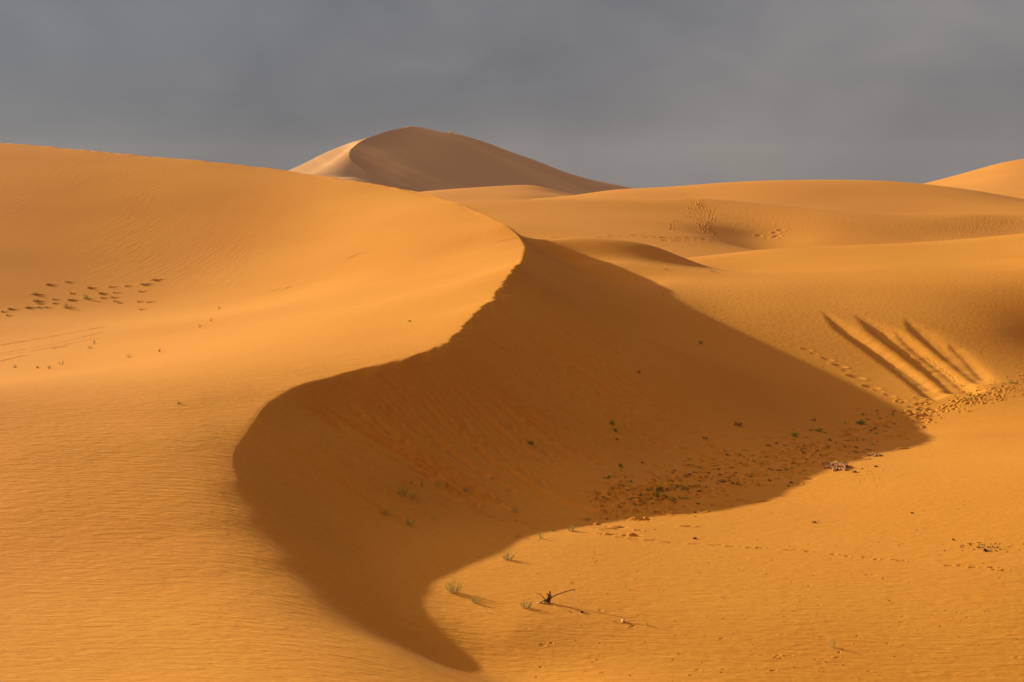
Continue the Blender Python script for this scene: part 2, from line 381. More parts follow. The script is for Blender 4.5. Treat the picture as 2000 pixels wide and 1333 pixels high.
# crumbling crest: the slip surface bites irregularly into the windward one
near_crest = np.exp(-((A - B) / 0.5)**2)
m_near = near_crest * sstep(60, 64, Y) * (1 - sstep(86, 96, Y))
m_far = near_crest * sstep(112, 125, Y)
B2 = B + m_near * (0.07 * fbm(X * 0.8, Y * 0.8, 3, 2) + 0.045 * fbm(X * 2.6, Y * 2.6, 17, 2)) 
A2 = A + m_far * 0.10 * fbm(X * 0.9 + Y * 0.5, Y * 0.3, 11, 3)
Z = compose(A2, B2, Mw @ TPS(S_PTS, 4e-3)(Xc, Yc) @ Mu.T, X, Y)
G = Sheet(u_f, 1 / w_f, Z)
gx0, gy0 = G.slopes(); slope0 = np.hypot(gx0, gy0)
is_slip = (np.where(Y > 58, sstep(-0.05, 0.25, A - B), 1) * sstep(0.20, 0.42, slope0) * (1 - sstep(100, 118, Y)))
wind_x = 0
del A2, B2

def press_marks():
    r = random.Random(5)
    # avalanche streaks down the slip face
    starts = [(560+i*7.5+r.uniform(-3, 3), None) for i in range(62)]
    cr = [(c[0], c[1]) for c in CREST if 480 < c[0] and 470 < c[1]]
    cr = sorted(cr, key=lambda p: p[1])
    for i in range(170):
        t = r.random(); py = 500 + 300 * t
        k = [j for j in range(len(cr) - 1) if cr[j][1] <= py <= cr[j+1][1]]
        if not k: continue
        a, b = cr[k[0]], cr[k[0]+1]; f = (py - a[1]) / (b[1] - a[1]); px = a[0] + (b[0] - a[0]) * f
        h = G.hit(px + r.uniform(8, 190) * (0.35 + 0.65 * r.random()), py + r.uniform(8, 90))
        if h is None: continue
        x, y = h.x, h.y; pts = [(x, y)]
        for _ in range(r.randint(8, 26)):
            e = 0.15; gx = (G.z_at(x+e, y) - G.z_at(x-e, y)) / (2*e); gy = (G.z_at(x, y+e) - G.z_at(x, y-e)) / (2*e)
            g = math.hypot(gx, gy)
            if g < 0.25: break
            dx, dy = -0.5*gx/g + 0.62, -0.5*gy/g - 0.42; q_ = math.hypot(dx, dy); x += dx/q_ * 0.4; y += dy/q_ * 0.4; pts.append((x, y))
        if len(pts) > 4: G.groove(pts, r.uniform(0.05, 0.16), r.choice([-1, 1, 1]) * r.uniform(0.02, 0.07), rim=0.3, rough=0.6, seed=i)
    # the distinct runnels of the photograph
    for q, w, d in [([(575,780),(650,832),(750,886),(830,930),(900,965),(960,998)], .07, .05), ([(605,778),(700,838),(790,892),(875,940)], .06, .045),
                    ([(580,784),(640,815),(690,850)], .09, .05),
                    ([(668,742),(720,778),(770,805)], .06, .03), ([(735,722),(775,758),(800,785)], .07, .035), ([(690,770),(750,805),(790,832)], .05, .03),
                    ([(878,838),(895,851),(963,900),(1037,949),(1100,979),(1170,1005)], .08, .05), ([(862,690),(930,740),(985,790)], .06, .03),
                    ([(905,632),(960,668),(1010,700)], .08, .03), ([(845,935),(880,960),(940,990)], .10, .04), ([(870,930),(960,975),(1000,1000)], .07, .03),
                    ([(1000,770),(1060,810),(1120,845)], .07, .03), ([(980,760),(1020,795),(1060,830)], .06, .03)]:
        G.groove(path(G, q), w * 1.3, d * 1.9, rim=0.35, rough=0.4)
    # dark dashes where the sand has broken, at the foot of the face
    for px, py, L, a in [(930,997,.5,0),(945,1001,.45,0),(938,1005,.4,0),(955,1005,.4,0),(968,1012,.35,0),(955,1010,.4,0),(998,1008,.55,0),(1008,1011,.5,0),
                         (985,1019,.3,0),(1008,1019,.6,0),(1020,1020,.45,0),(1030,1024,.45,0),(1045,1030,.4,0),(1048,1016,.4,0),(1060,1020,.5,0),
                         (1172,1009,.4,0),(1205,1014,.4,0),(1236,1013,.5,0),(1250,1012,.3,0),(1140,1014,.3,0),(1300,979,.5,0),(1316,981,.55,0)]:
        h = G.hit(px, py)
        if h: G.dent(h.x, h.y, L * 0.5, 0.07, -0.35, 0.06, 0.5)
    # sliding tracks down the far slope
    for q, w, d in [([(1600,603),(1650,645),(1720,696),(1790,748),(1832,783)], .34, .20), ([(1650,650),(1730,700),(1775,730),(1827,768)], .22, .09),
                    ([(1665,612),(1705,636),(1770,684),(1830,730),(1880,772)], .46, .30), ([(1740,640),(1790,683),(1850,730),(1905,775)], .26, .13),
                    ([(1765,618),(1785,640),(1840,686),(1890,726),(1925,752)], .38, .19), ([(1850,668),(1885,700),(1924,744)], .22, .09)]:
        G.groove(path(G, q), w * 1.25, d * 1.0, rim=0.03, rough=0.12, w_end=0.3, bank=0.9)
    # prints up the edge of one track and along the shadow line of the face
    for k in range(34):
        h = G.hit(1815 + k*2.3 + r.uniform(-2, 2), 700 + k*1.9 + r.uniform(-2, 2))
        if h: G.dent(h.x, h.y, 0.09, 0.07, r.uniform(0, 3), 0.03, 0.6)
    for px, py, s_ in [(1575,683,.28),(1590,692,.2),(1616,702,.3),(1640,715,.35),(1652,724,.2),(1672,737,.4),(1702,757,.38),(1716,763,.22),(1738,773,.25),(1762,782,.2)]:
        h = G.hit(px, py)
        if h: G.dent(h.x, h.y, s_*1.2, s_*0.6, -0.6, s_*0.16, 0.4)
    # trodden line where the slope meets the hollow
    for k in range(210):
        t = r.random()**0.8; px = 1800 + 210*t; py = 812 - 62*t + r.gauss(0, 1)*10*(0.6+0.6*t)
        h = G.hit(px, py)
        if h: G.dent(h.x, h.y, r.uniform(.08, .17), r.uniform(.05, .09), r.uniform(-.5, .9), r.uniform(.02, .05), 0.5)
    # plant hummocks and trodden sand on the shaded floor
    for k in range(520):
        t = r.random(); px = 1160 + 660*t; py = 985 - 178*t + 26*math.sin(t*3.1) * 0.6 + r.gauss(0, 1)*(30 - 13*t)
        h = G.hit(px, py)
        if h: G.dent(h.x, h.y, r.uniform(.10, .34), r.uniform(.06, .13), r.uniform(-.5, .2), r.choice([-1, 1, 1, 1])*r.uniform(.035, .09), 0.6)
    # the animal trail across the bright floor and a few single marks
    trail = [(1180,1042),(1196,1045),(1213,1050),(1240,1054),(1277,1056),(1305,1060),(1358,1063),(1400,1065),(1428,1068),(1465,1070),(1485,1071),(1545,1075),(1578,1078),(1628,1083),(1655,1087),(1690,1089),(1712,1093),(1750,1094),(1760,1096),(1855,1105),(1878,1104),(1900,1109),(1937,1109),(1945,1113),(1960,1114)]
    for i, (px, py) in enumerate(trail):
        h = G.hit(px, py)
        if h: G.dent(h.x, h.y, r.uniform(.12, .26) * (1 if i < 12 else 0.7), 0.05, -0.15, 0.035, 0.5)
    for k in range(150):
        h = G.hit(r.uniform(1000, 2000), r.uniform(1040, 1333))
        if h: G.dent(h.x, h.y, r.uniform(.03, .10), r.uniform(.02, .05), r.uniform(-.4, .4), r.uniform(.006, .016), 0.5)
    # broken edge beside the crusted mound
    G.groove(path(G, [(1518,917),(1530,910),(1560,907),(1590,906),(1607,908)], 5), 0.10, 0.09, rim=0.7, rough=0.9, w_end=0.6)
    # wheel lines on the left
    for q, w, d in [([(-60,686),(0,675),(100,658),(170,645),(218,636)], .10, .022), ([(-60,702),(0,691),(110,672),(215,645)], .09, .018), ([(-60,706),(0,695),(60,687),(140,671),(205,659)], .09, .02),
                    ([(-60,714),(0,706),(60,692)], .08, .02), ([(98,683),(135,675)], .08, .035), ([(214,724),(232,721)], .07, .02)]:
        G.groove(path(G, q), w, d, rim=0.5, rough=0.5)
    for px, py in [(700,497),(694,500),(985,470),(1000,467),(540,567),(560,563),(700,595)]:
        h = G.hit(px, py)
        if h: G.dent(h.x, h.y, .55, .12, 0.25, 0.05, 0.5)
    # low sand tails behind the half buried plants on the left dune
    for px, py, w, hh in LEFT_TUFTS:
        h = G.hit(px, py + hh*0.2)
        if h: G.dent(h.x + 0.15, h.y, w*h.y/F*0.8, 0.2, 0.15, -0.03 - 0.002*w, 0.0)
LEFT_TUFTS = [(95,555,14,6),(130,550,12,4),(66,573,20,9),(70,587,16,7),(175,561,14,7),(215,559,12,7),(245,558,10,5),(282,554,20,9),(302,546,20,6),(137,572,8,5),(167,580,14,15),
 (130,598,20,16),(138,585,16,7),(197,572,14,8),(198,581,10,5),(224,571,10,5),(218,580,12,6),(222,588,8,5),(231,591,7,4),(75,592,10,5),(55,600,16,6),(75,600,10,4),(90,600,8,4),(20,603,14,6),(3,608,10,6),
 (14,616,8,4),(272,569,12,4),(270,588,10,8),(290,590,12,3),(274,604,8,4),(104,584,9,4),(104,592,9,4)]
press_marks()
# ripple strength: full on the rounded shoulder, weaker in the hollow, none on the slip face; running up the slope on the left dune
left = sstep(0.0, -0.6, B * 0 + (np.minimum(A - B, 3)))      # windward side
near = 1 - sstep(58, 84, Y)
wind = (1 - sstep(-0.25, 0.25, A - B)) * sstep(52, 60, Y) + (1 - sstep(52, 60, Y)) * (1 - sstep(-1.5, 2.0, X + 4.3 - 0.30 * (38 - Y)))
cross = (1 - is_slip) * near * wind
floor = (1 - is_slip) * (1 - wind) * (1 - sstep(95, 125, Y))
cross = np.clip(cross + floor * (0.30 + 0.35 * (1 - sstep(38, 60, Y))), 0, 1)
patch = sstep(-0.3, 0.5, fbm(X / 14, Y / 14, 21, 2))
slope_r = (A < B) * sstep(95, 118, Y) * sstep(0.10, 0.2, slope0) * (0.35 + 0.65 * patch) * sstep(-8, -16, X)
grain = np.clip(0.12 + 0.5 * (A >= B) * sstep(85, 100, Y) * (1 - is_slip) + 0.25 * floor, 0, 1) * (1 - 0.9 * is_slip)
ground = grid_mesh('dune_ground', X, Y, G.Z, sand, dict(ripple_cross=cross, ripple_slope=slope_r, grain=grain, slip=is_slip))
ground['kind'] = 'structure'

# ------------------------------------------------------------------ dunes further off
def layer(name, front, back, px0, px1, d0, d1, mat, nu=600, nd=300, B=None, k=0.1, detail=None, sink=12, dense=None, marks=None, attrs=None):
    """front: (px, py, D) points of the visible face up to its skyline; back: (px, D, z) behind it"""
    pts = [P(*p) for p in front] + [((a - CX)/F*d, d, z) for a, d, z in back]
    if QUICK: nu //= 2; nd //= 2
    if dense:      # finer columns where there are marks to press in
        n2 = nu // 3; u = np.concatenate([np.linspace(px0, dense[0], nu//3)[:-1], np.linspace(dense[0], dense[1], n2 + nu//3)[:-1], np.linspace(dense[1], px1, nu//3)])
        u = (u - CX)/F; nu = len(u)
    else: u = np.linspace((px0 - CX)/F, (px1 - CX)/F, nu)
    y = np.linspace(d0, d1, nd)
    U, Y = np.meshgrid(u, y); X = U * Y
    S = (d0 + d1) / 4
    def ev(p):
        if dense:
            yc = np.linspace(d0, d1, 90); Uc, Yc = np.meshgrid(u, yc); return cubic_matrix(nd, 90) @ TPS(p, S=S)(Uc*Yc, Yc)
        uc = np.interp(np.linspace(0, nu - 1, 110), np.arange(nu), u); yc = np.linspace(d0, d1, 90); Uc, Yc = np.meshgrid(uc, yc)
        return cubic_matrix(nd, 90) @ TPS(p, S=S)(Uc*Yc, Yc) @ cubic_matrix(nu, 110).T
    Z = ev(pts)
    if B: Z = softmin(Z, ev([P(*p) for p in B[0]] + [((a - CX)/F*d, d, z) for a, d, z in B[1]]), k)
    if detail: Z = detail(X, Y, Z)
    a = sstep(0, 0.06, (U - u[0])/(u[-1]-u[0])) * sstep(0, 0.06, (u[-1] - U)/(u[-1]-u[0])) * sstep(0, 0.05, (d1 - Y)/(d1-d0))
    Z = np.maximum(Z * a + (1 - a) * (-sink), -sink - 6)
    sh = Sheet(u, y, Z)
    if marks: marks(sh)
    at = attrs(sh) if attrs else None
    o = grid_mesh(name, X, Y, sh.Z, mat, at); o['kind'] = 'structure'
    return sh
R1 = [(500,405,252),(700,397,250),(930,393,245),(1050,390,248),(1150,389,250),(1280,388,253),(1380,388,254),(1440,394,250),(1500,405,243),(1600,420,234),(1750,424,236),(1900,420,243),(2000,418,250),(2300,408,262),
      (930,420,222),(1000,440,205),(1000,470,190),(1100,430,216),(1100,463,194),(1250,410,236),(1250,440,214),(1250,465,196),(1250,485,178),(1380,410,240),(1380,440,220),(1380,465,205),(1380,490,186),
      (1480,430,231),(1480,462,219),(1480,490,207),(1600,440,224),(1600,470,212),(1600,500,197),(1800,440,226),(1800,465,215),(2000,440,235),(2000,458,224),(2300,450,210)]
def marks_r1(sh):
    r = random.Random(9)
    def pr(px, py, a=.20, d=.09):
        h = sh.hit(px, py)
        if h: sh.dent(h.x, h.y, a*r.uniform(.8, 1.2), a*1.5, r.uniform(-.5, .5), d*r.uniform(.7, 1.2), 0.6)
    for q, n in [([(1375,388),(1362,400),(1362,420),(1368,440),(1372,449)], 22), ([(1362,398),(1375,405),(1390,420),(1392,430),(1384,438),(1378,448)], 26), ([(1366,400),(1372,415),(1370,430)], 10),
                 ([(1345,390),(1355,395),(1365,398)], 5), ([(1344,405),(1352,412),(1350,418),(1354,430),(1363,445),(1370,453)], 11), ([(1342,421),(1330,428),(1318,433),(1311,440),(1313,446),(1308,454)], 12),
                 ([(1378,448),(1390,455),(1396,462)], 6), ([(1388,410),(1386,425),(1380,440)], 10)]:
        for i in range(n):
            t = i / (n - 1) * (len(q) - 1); k = min(int(t), len(q) - 2); f = t - k
            pr(q[k][0]*(1-f) + q[k+1][0]*f + r.uniform(-2.5, 2.5), q[k][1]*(1-f) + q[k+1][1]*f + r.uniform(-1.5, 1.5))
    for px, py in [(1088,464.5),(1175,464),(1190,464.5),(1197,461),(1212,461.5),(1240,460),(1265,464),(1280,463),(1297,465),(1327,466),(1345,465),(1360,465),(1375,465),(1376,469),(1300,470),(1325,470)]:
        h = sh.hit(px, py)
        if h: sh.dent(h.x, h.y, .55, .25, 0, .14, 0.4)
    for px, py, a in [(1525,450,.5),(1514,455,.5),(1518,462,.5),(1512,464,.4),(1482,461,.5),(1498,466,.3),(1527,466,.3),(1597,471,.3)]:
        h = sh.hit(px, py)
        if h: sh.dent(h.x, h.y, a, a*.9, 0, a*.22, 0.4)
def attrs_r1(sh):
    gx, gy = sh.slopes(); m = sstep(0.06, 0.14, np.hypot(gx, gy)) * (0.4 + 0.6*sstep(-0.4, 0.4, fbm(sh.X/25, sh.Y/18, 31, 2)))
    return dict(ripple_cross=m*0, ripple_slope=m*1.3, grain=m*0 + 0.25)
SH1 = layer('dune_slope', R1, [(a, d, -8) for a, d in [(500,290),(900,285),(1200,290),(1400,288),(1600,275),(1800,280),(2000,290),(2300,300)]] + [(1050,150,-7.0),(1250,150,-7.2),(1400,158,-7.6),(1550,160,-9),(900,150,-7.5),(1800,165,-10),(2100,165,-10)], 400, 2600, 145, 300, sand_mid, nu=1100, nd=640, dense=(1290, 1560), marks=marks_r1, attrs=attrs_r1)
R2 = [(1050,388,425),(1110,383,428),(1200,371,430),(1300,366,425),(1400,359,420),(1500,354,418),(1600,352.5,416),(1700,353,414),(1760,356,412),(1830,363,408),(1900,373,402),(2000,391,395),(2100,404,390),(2300,415,385),
      (1200,390,395),(1350,385,400),(1400,400,380),(1500,380,396),(1500,410,366),(1650,380,393),(1650,415,360),(1800,385,388),(1800,420,358),(2000,405,370),(2000,425,345)]
layer('dune_ridge', R2, [(a, d, -8) for a, d in [(1000,480),(1200,490),(1400,480),(1600,480),(1800,470),(2000,450),(2300,440)]], 950, 2500, 335, 500, sand_mid, nu=700, nd=330)
R3 = [(700,395,560),(780,384,560),(830,376,560),(900,371.5,560),(960,366,560),(1000,363.5,560),(1035,362,560),(1065,367,555),(1090,376,550),(1120,385,545),(1200,392,540),
      (830,392,500),(950,385,510),(1030,380,515),(1030,395,480),(900,400,480),(1110,400,500)]
layer('dune_crest', R3, [(a, d, -14) for a, d in [(700,620),(900,620),(1000,620),(1100,610),(1200,600)]], 650, 1300, 470, 640, sand_mid, nu=350, nd=220, sink=16)
R4 = [(1600,395,700),(1720,380,700),(1790,371,700),(1830,362,702),(1880,346,705),(1930,331,708),(1955,320,711),(1980,314,714),(2000,311,716),(2050,302,720),(2200,285,740),(2500,280,760),
      (1830,380,640),(1900,365,650),(1900,390,590),(1980,345,660),(1980,370,620),(2100,340,660),(2100,370,600),(2300,340,650)]
layer('dune_hill', R4, [(a, d, -10) for a, d in [(1650,800),(1850,810),(2000,830),(2200,860),(2500,880)]], 1600, 2700, 560, 900, sand_mid, nu=500, nd=300, sink=16)
# the great dune: the lit flank meets the steep shaded face in a sharp curved crest
def face(px, py):
    r = -(py - HZ)/F; x = (px - CX)/F
    return 372.0 / (0.45 - r - 0.32 * x)
HC = [(880,392),(830,377),(770,358),(720,338),(690,318),(683,303),(684,294),(700,279),(722,268),(740,262.5),(770,253),(800,247)]
hc = [(a, b, face(a, b)) for a, b in HC]
HA = hc + [(690,277,850),(640,297,858),(600,320,864),(575,333,868),(540,345,872),(480,365,880),(600,345,765),(650,352,748),(700,362,730),(760,380,715),(640,322,812),(660,305,828),(640,338,780),(690,345,750),(740,365,735),(800,380,740),(500,380,790)]
HA_B = [(745,880,24),(770,885,27),(800,890,29),(540,950,-8),(640,950,0),(740,940,8),(800,930,14),(820,880,42),(900,870,44),(1000,850,40),(900,800,30),(800,800,18),(1100,850,30),(1200,850,20)]
sk = [(830,251),(860,257),(895,262.5),(930,272),(960,282),(1000,298),(1035,310),(1060,320),(1085,334),(1110,345),(1140,353),(1170,358),(1200,361),(1222,365.5),(1260,372)]
HB = hc + [(a, b, face(a, b)) for a, b in sk + [(850,300),(850,350),(950,320),(950,370),(1050,350),(1050,385),(1150,380),(780,300),(780,340),(900,390),(740,300)]]
HB_B = [(683,780,60),(600,790,70),(650,850,90),(700,900,90),(800,900,30),(860,920,20),(960,920,10),(1060,920,-2),(1160,920,-10),(1260,920,-14),(1300,800,-30)]
def h_detail(X, Y, Z):
    # faint ribs that run down to the right across the shaded face
    m = sstep(-40, 0, X)
    out = Z + 0.35 * m * vnoise(X / 40, (Z + 0.40 * X) / 5.0, 9)
    # the lit cap that shows over the skyline
    out = softmin(out, out * 0 + 35.5, 0.15)
    return out + 6.5 * np.exp(-(((X + 35.5) / 4.8)**2 + ((Y - 890) / 8.0)**2))
SH5 = layer('dune_mountain', HA, HA_B, 440, 1330, 700, 960, sand_far, nu=900, nd=760, B=(HB, HB_B), k=0.15, detail=h_detail, sink=18)
# open ground out to the horizon
def flat_sheet():
    x = np.linspace(-1, 1, 141); x = np.sign(x) * np.abs(x)**1.6 * 1700
    X, Y = np.meshgrid(x, x + 0)
    R = np.hypot(X, Y)
    Z = -22 + 2.5 * fbm(X/260, Y/260, 4) + 15 * sstep(1000, 1500, R) + 2.0 * vnoise(X/140, Y/140, 8) * sstep(900, 1300, R)
    Z = np.minimum(Z, -4)
    o = grid_mesh('sand_plain', X, Y, Z, sand_far); o['kind'] = 'structure'
flat_sheet()

# ------------------------------------------------------------------ things
def tag(o, label, cat, group=None, kind=None):
    if label: o['label'] = label
    if cat: o['category'] = cat
    if group: o['group'] = group
    if kind: o['kind'] = kind
    return o
def empty(name, loc, label, cat, group=None):
    o = bpy.data.objects.new(name, None); C.collection.objects.link(o); o.location = loc; o.empty_display_size = 0.2
    return tag(o, label, cat, group)
def mesh_obj(name, verts, faces, mat, parent=None, loc=(0, 0, 0), smooth=False):
    me = bpy.data.meshes.new(name); me.from_pydata(verts, [], faces); me.update()
    if smooth: me.polygons.foreach_set('use_smooth', [True] * len(me.polygons))
    me.materials.append(mat)
    o = bpy.data.objects.new(name, me); C.collection.objects.link(o)
    if parent: o.parent = parent
    o.location = loc
    return o
def tube(V, Fc, pts, r0, r1, sides=4):
    pts = [Vector(p) for p in pts]; n = len(pts); base = len(V)
    for i, p in enumerate(pts):
        t = (pts[min(i+1, n-1)] - pts[max(i-1, 0)]).normalized()
        a = t.cross(Vector((0.3, 0.9, 0.2))).normalized(); b = t.cross(a); r = r0 + (r1 - r0) * i / (n - 1)
        for k in range(sides):
            g = 2 * math.pi * k / sides; V.append(tuple(p + a * math.cos(g) * r + b * math.sin(g) * r))
    for i in range(n - 1):
        for k in range(sides):
            Fc.append((base + i*sides + k, base + i*sides + (k+1) % sides, base + (i+1)*sides + (k+1) % sides, base + (i+1)*sides + k))
    Fc.append(tuple(base + k for k in reversed(range(sides)))); Fc.append(tuple(base + (n-1)*sides + k for k in range(sides)))
def leaf(V, Fc, p, d, up, ln, wd):
    d = d.normalized(); s_ = d.cross(up).normalized() * wd * 0.5; b = len(V); m = p + d * ln * 0.45
    fold = up * wd * 0.3
    V += [tuple(p), tuple(m + s_ + fold), tuple(p + d * ln), tuple(m - s_ + fold)]
    Fc += [(b, b+1, b+2), (b, b+2, b+3)]
def plant_meshes(w, h, seed, n_stem, n_leaf, leaf_len, spread=1.0, stem_r=0.006, lean=0.15, upright=0.5):
    """stems and foliage of a tuft w wide and h tall, base at the origin"""
    r = random.Random(seed); V, Fc, V2, F2 = [], [], [], []
    for i in range(n_stem):
        az = r.uniform(0, 2*math.pi); rad = math.sqrt(r.random()); hh = h * r.uniform(0.45, 1.0) * (1.05 - 0.5 * rad)
        bx = Vector((math.cos(az)*rad*w*0.22, math.sin(az)*rad*w*0.15, -0.02))
        tip = Vector((math.cos(az)*rad*w*0.5*spread + lean*h*0.3, math.sin(az)*rad*w*0.35*spread, hh))
        pts = []
        for k in range(5):
            t = k / 4; q = bx.lerp(tip, t); q.z = bx.z + (tip.z - bx.z) * (t**(0.75 + 0.3 * r.random()))
            q += Vector((r.uniform(-1, 1), r.uniform(-1, 1), 0)) * 0.04 * w * t; pts.append(q)
        tube(V, Fc, pts, stem_r, stem_r * 0.45, 3)
        for j in range(n_leaf):
            t = r.uniform(0.15, 1.0) * 3.999; k = int(t); p = pts[k].lerp(pts[k+1], t - k)
            d = Vector((r.uniform(-1, 1), r.uniform(-1, 1), r.uniform(-0.1, 1.2) * upright * 2))
            leaf(V2, F2, p, d, Vector((r.uniform(-.4, .4), r.uniform(-.4, .4), 1)).normalized(), leaf_len * r.uniform(0.6, 1.3), leaf_len * r.uniform(0.28, 0.45))
    return V, Fc, V2, F2
def plant(name, sheet, px, py, w_px, h_px, label, cat, group=None, leafm=None, stemm=None, stems=14, leaves=9, leaf_len=0.035, seed=0, **kw):
    p = sheet.hit(px, py)
    if p is None: return None
    z = sheet.z_at(p.x, p.y); w = w_px * p.y / F; h = h_px * p.y / F
    root = empty(name, (p.x, p.y, z), label, cat, group)
    V, Fc, V2, F2 = plant_meshes(w, h, seed or int(px*7+py), stems, leaves, leaf_len, stem_r=kw.pop('stem_r', 0.005), **kw)
    mesh_obj('stems', V, Fc, stemm or M_straw, root)
    if V2: mesh_obj('foliage', V2, F2, leafm or M_olive, root)
    return root
# bushy tufts in the shade at the foot of the slip face, and in the sun before it
SHRUBS = [
 (785,968,30,30,'largest olive bush in the shade at the left foot of the slip face',M_olive,34,12),
 (808,974,22,16,'low olive tuft touching the right side of the largest shaded bush',M_olive,18,10),
 (803,946,11,9,'tiny brown sprig just above the largest shaded bush',M_brown,7,6),
 (824,951,9,18,'narrow upright dark green sprig right of the largest shaded bush',M_green,9,10),
 (853,951,18,14,'loose olive tuft at the top of the streaks on the lower slip face',M_olive,14,8),
 (873,952,9,16,'thin brown upright sprig between two olive tufts below the slip face',M_brown,6,6),
 (909,961,20,16,'olive green tuft growing on a sliding streak of the slip face',M_olive,16,11),
 (752,1006,24,18,'leftmost shaded tuft, low and rounded, below the slip face',M_olive,18,10),
 (801,1026,26,24,'lowest rounded olive tuft in the left of the shade',M_olive,22,11),
 (849,1017,20,14,'flat wispy tuft right of the lowest rounded olive tuft',M_olive,12,6),
 (866,990,10,7,'small pale sprig in the shade above the flat wispy tuft',M_straw,6,4),
 (1004,1001,20,18,'fan shaped olive tuft just above the dark broken sand dashes',M_olive,20,9),
 (1012,1050,20,18,'sparse wispy tuft with one tall stalk near the shadow edge',M_brown,8,5),
 (1057,1053,13,16,'pale tuft standing exactly on the shadow edge, half sunlit',M_olive,11,8),
 (1117,1038,24,16,'dense yellow green tuft on the shadow edge at the foot of the slope',M_olive,24,11),
 (1146,1017,20,9,'dark low tuft in shade just right of the broken sand dashes',M_green,14,8),
 (1078,1038,16,6,'flat dark green patch plant left of the dense shadow edge tuft',M_green,10,7),
 (1172,1036,14,14,'small sunlit tuft just right of the dense shadow edge tuft',M_olive,9,7),
 (1202,1037,5,14,'pale dry stalk standing up on the shadow edge',M_straw,3,3),
 (992,1094,28,20,'yellow green bushy tuft casting a long shadow just outside the dune shadow',M_olive,30,12),
 (886,1158,46,36,'tallest sunlit bush with feathery yellow stems at the shadow corner',M_olive,46,12),
 (930,1178,26,20,'loose sunlit tuft directly right of the tallest sunlit bush',M_olive,18,9),
 (1027,1188,30,20,'green sunlit tuft just left of the dead branch',M_olive,26,10),
 (949,1197,11,14,'bleached dry two pronged sprig below the loose sunlit tuft',M_pale,4,3),
 (1090,1096,6,14,'lone thin grass stalk on bright sand right of the shaded floor',M_straw,3,3),
 (1160,1082,10,16,'faint wispy stalks on bright sand below the shadow edge',M_straw,4,4),
 (1222,1150,8,12,'faint thin sprig on open sand above the pale husk',M_straw,4,4),
 (1265,1222,13,11,'small yellow sprig right of the pale husk',M_olive,7,6),
 (1624,1265,20,20,'isolated yellow sprig with a shadow in the lower right sand',M_olive,10,8),
 (1412,1168,12,6,'tiny pale dry tuft with a shadow in the middle of the bright sand',M_pale,6,3),
 (1037,869,15,11,'single dark green bush in the middle of the shaded slip face',M_green,22,12),
 (1196,829,13,10,'upper of two small green bushes on the shaded face',M_green,14,10),
 (1201,843,15,8,'lower of two small green bushes on the shaded face',M_green,14,10),
 (1205,860,10,5,'tiny brown tuft under the pair of green bushes on the face',M_brown,7,6),
 (1212,913,14,8,'green tuft where the slip face meets the shaded floor',M_green,14,10),
 (1368,672,13,9,'green bush highest on the right of the shaded face',M_green,16,11),
 (1248,729,11,7,'small dark tuft high in the middle of the shaded face',M_brown,9,8),
 (1295,578,9,8,'dry sprig just inside the upper edge of the great shadow',M_brown,5,4),
 (1440,832,22,11,'wide dark bush on the shaded face above the valley tufts',M_brown,22,10),
 (1378,858,15,7,'low dark tuft left of the wide dark bush',M_brown,11,8),
 (1590,823,16,6,'dark flat tuft at the upper rim of the valley plants',M_brown,12,8),
 (1681,829,26,12,'brightest green bush near the right end of the shaded valley',M_green,36,12),
 (1687,811,16,5,'flat green tuft above the brightest valley bush',M_green,12,8),
 (1741,810,16,5,'flat green tuft near the tip of the great shadow',M_green,12,8),
 (1552,853,20,11,'rounded green bush in the middle of the shaded valley',M_green,24,11),
 (1600,843,20,8,'spreading green tuft right of the rounded middle bush',M_green,18,10),
 (1282,969,20,12,'darkest green cushion bush at the lower left of the valley plants',M_green,34,13),
 (1289,957,15,9,'green cushion bush just above the darkest one',M_green,22,11),
 (1322,952,15,10,'olive bush right of the two green cushions',M_olive,18,10),
 (1198,955,13,7,'leftmost green tuft on the shaded valley floor',M_green,12,9),
 (1978,749,20,6,'green tuft beside the trodden line at the right edge',M_green,14,9),
 (1891,781,18,5,'low green tuft at the foot of the slide tracks',M_olive,12,8),
 (1392,532,18,7,'pale green bush at the tail end of the little dark dune',M_olive,14,8),
 (1215,525,14,4,'flat olive tuft in front of the little dark dune',M_olive,9,6),
 (1300,528,12,4,'short olive tuft right in front of the little dark dune',M_olive,9,6),
]
for px, py, w, h, lab, mt, ns, nl in SHRUBS:
    dist = 45.0
    plant('desert_shrub' if ns >= 12 else 'dry_sprig', G, px, py, w, h, lab, 'shrub' if ns >= 12 else 'sprig', leafm=mt,
          stemm=M_straw if mt in (M_olive, M_straw, M_pale) else M_brown, stems=ns, leaves=nl, leaf_len=0.034 if py > 930 else 0.055,
          spread=1.0, stem_r=0.0045 if py > 930 else 0.009, upright=0.9)
# tufts on the left dune
LEFT_LABELS = {(66,573):'wide brown tuft at the upper left of the left dune group',(282,554):'long dark tuft at the upper right of the left dune group',(302,546):'rightmost highest tuft of the left dune group',
 (167,580):'bright green tuft, the greenest of the left dune group',(130,598):'large rounded olive tuft lowest in the left dune group',(95,555):'upper left brown tuft of the left dune group',
 (130,550):'topmost small tuft of the left dune group',(3,608):'tuft cut by the left edge of the picture'}
for i, (px, py, w, h) in enumerate(LEFT_TUFTS):
    lab = LEFT_LABELS.get((px, py)); big = w >= 14
    plant('low_tuft', G, px, py + h*0.3, w, h * (1.0 if (px, py) in ((167,580),(130,598)) else 0.6), lab or 'small half buried tuft in the %s row, %s of the left dune cluster' % ('upper' if py < 566 else 'middle' if py < 586 else 'lower', 'left part' if px < 110 else 'centre' if px < 205 else 'right part'), 'tuft', 'tufts clustered on the left dune',
          leafm=M_green if (px, py) == (167,580) else (M_olive if i % 4 else M_sandy), stemm=M_sandy, stems=18 if big else 8, leaves=8 if big else 5, leaf_len=0.08, stem_r=0.010, upright=0.25)
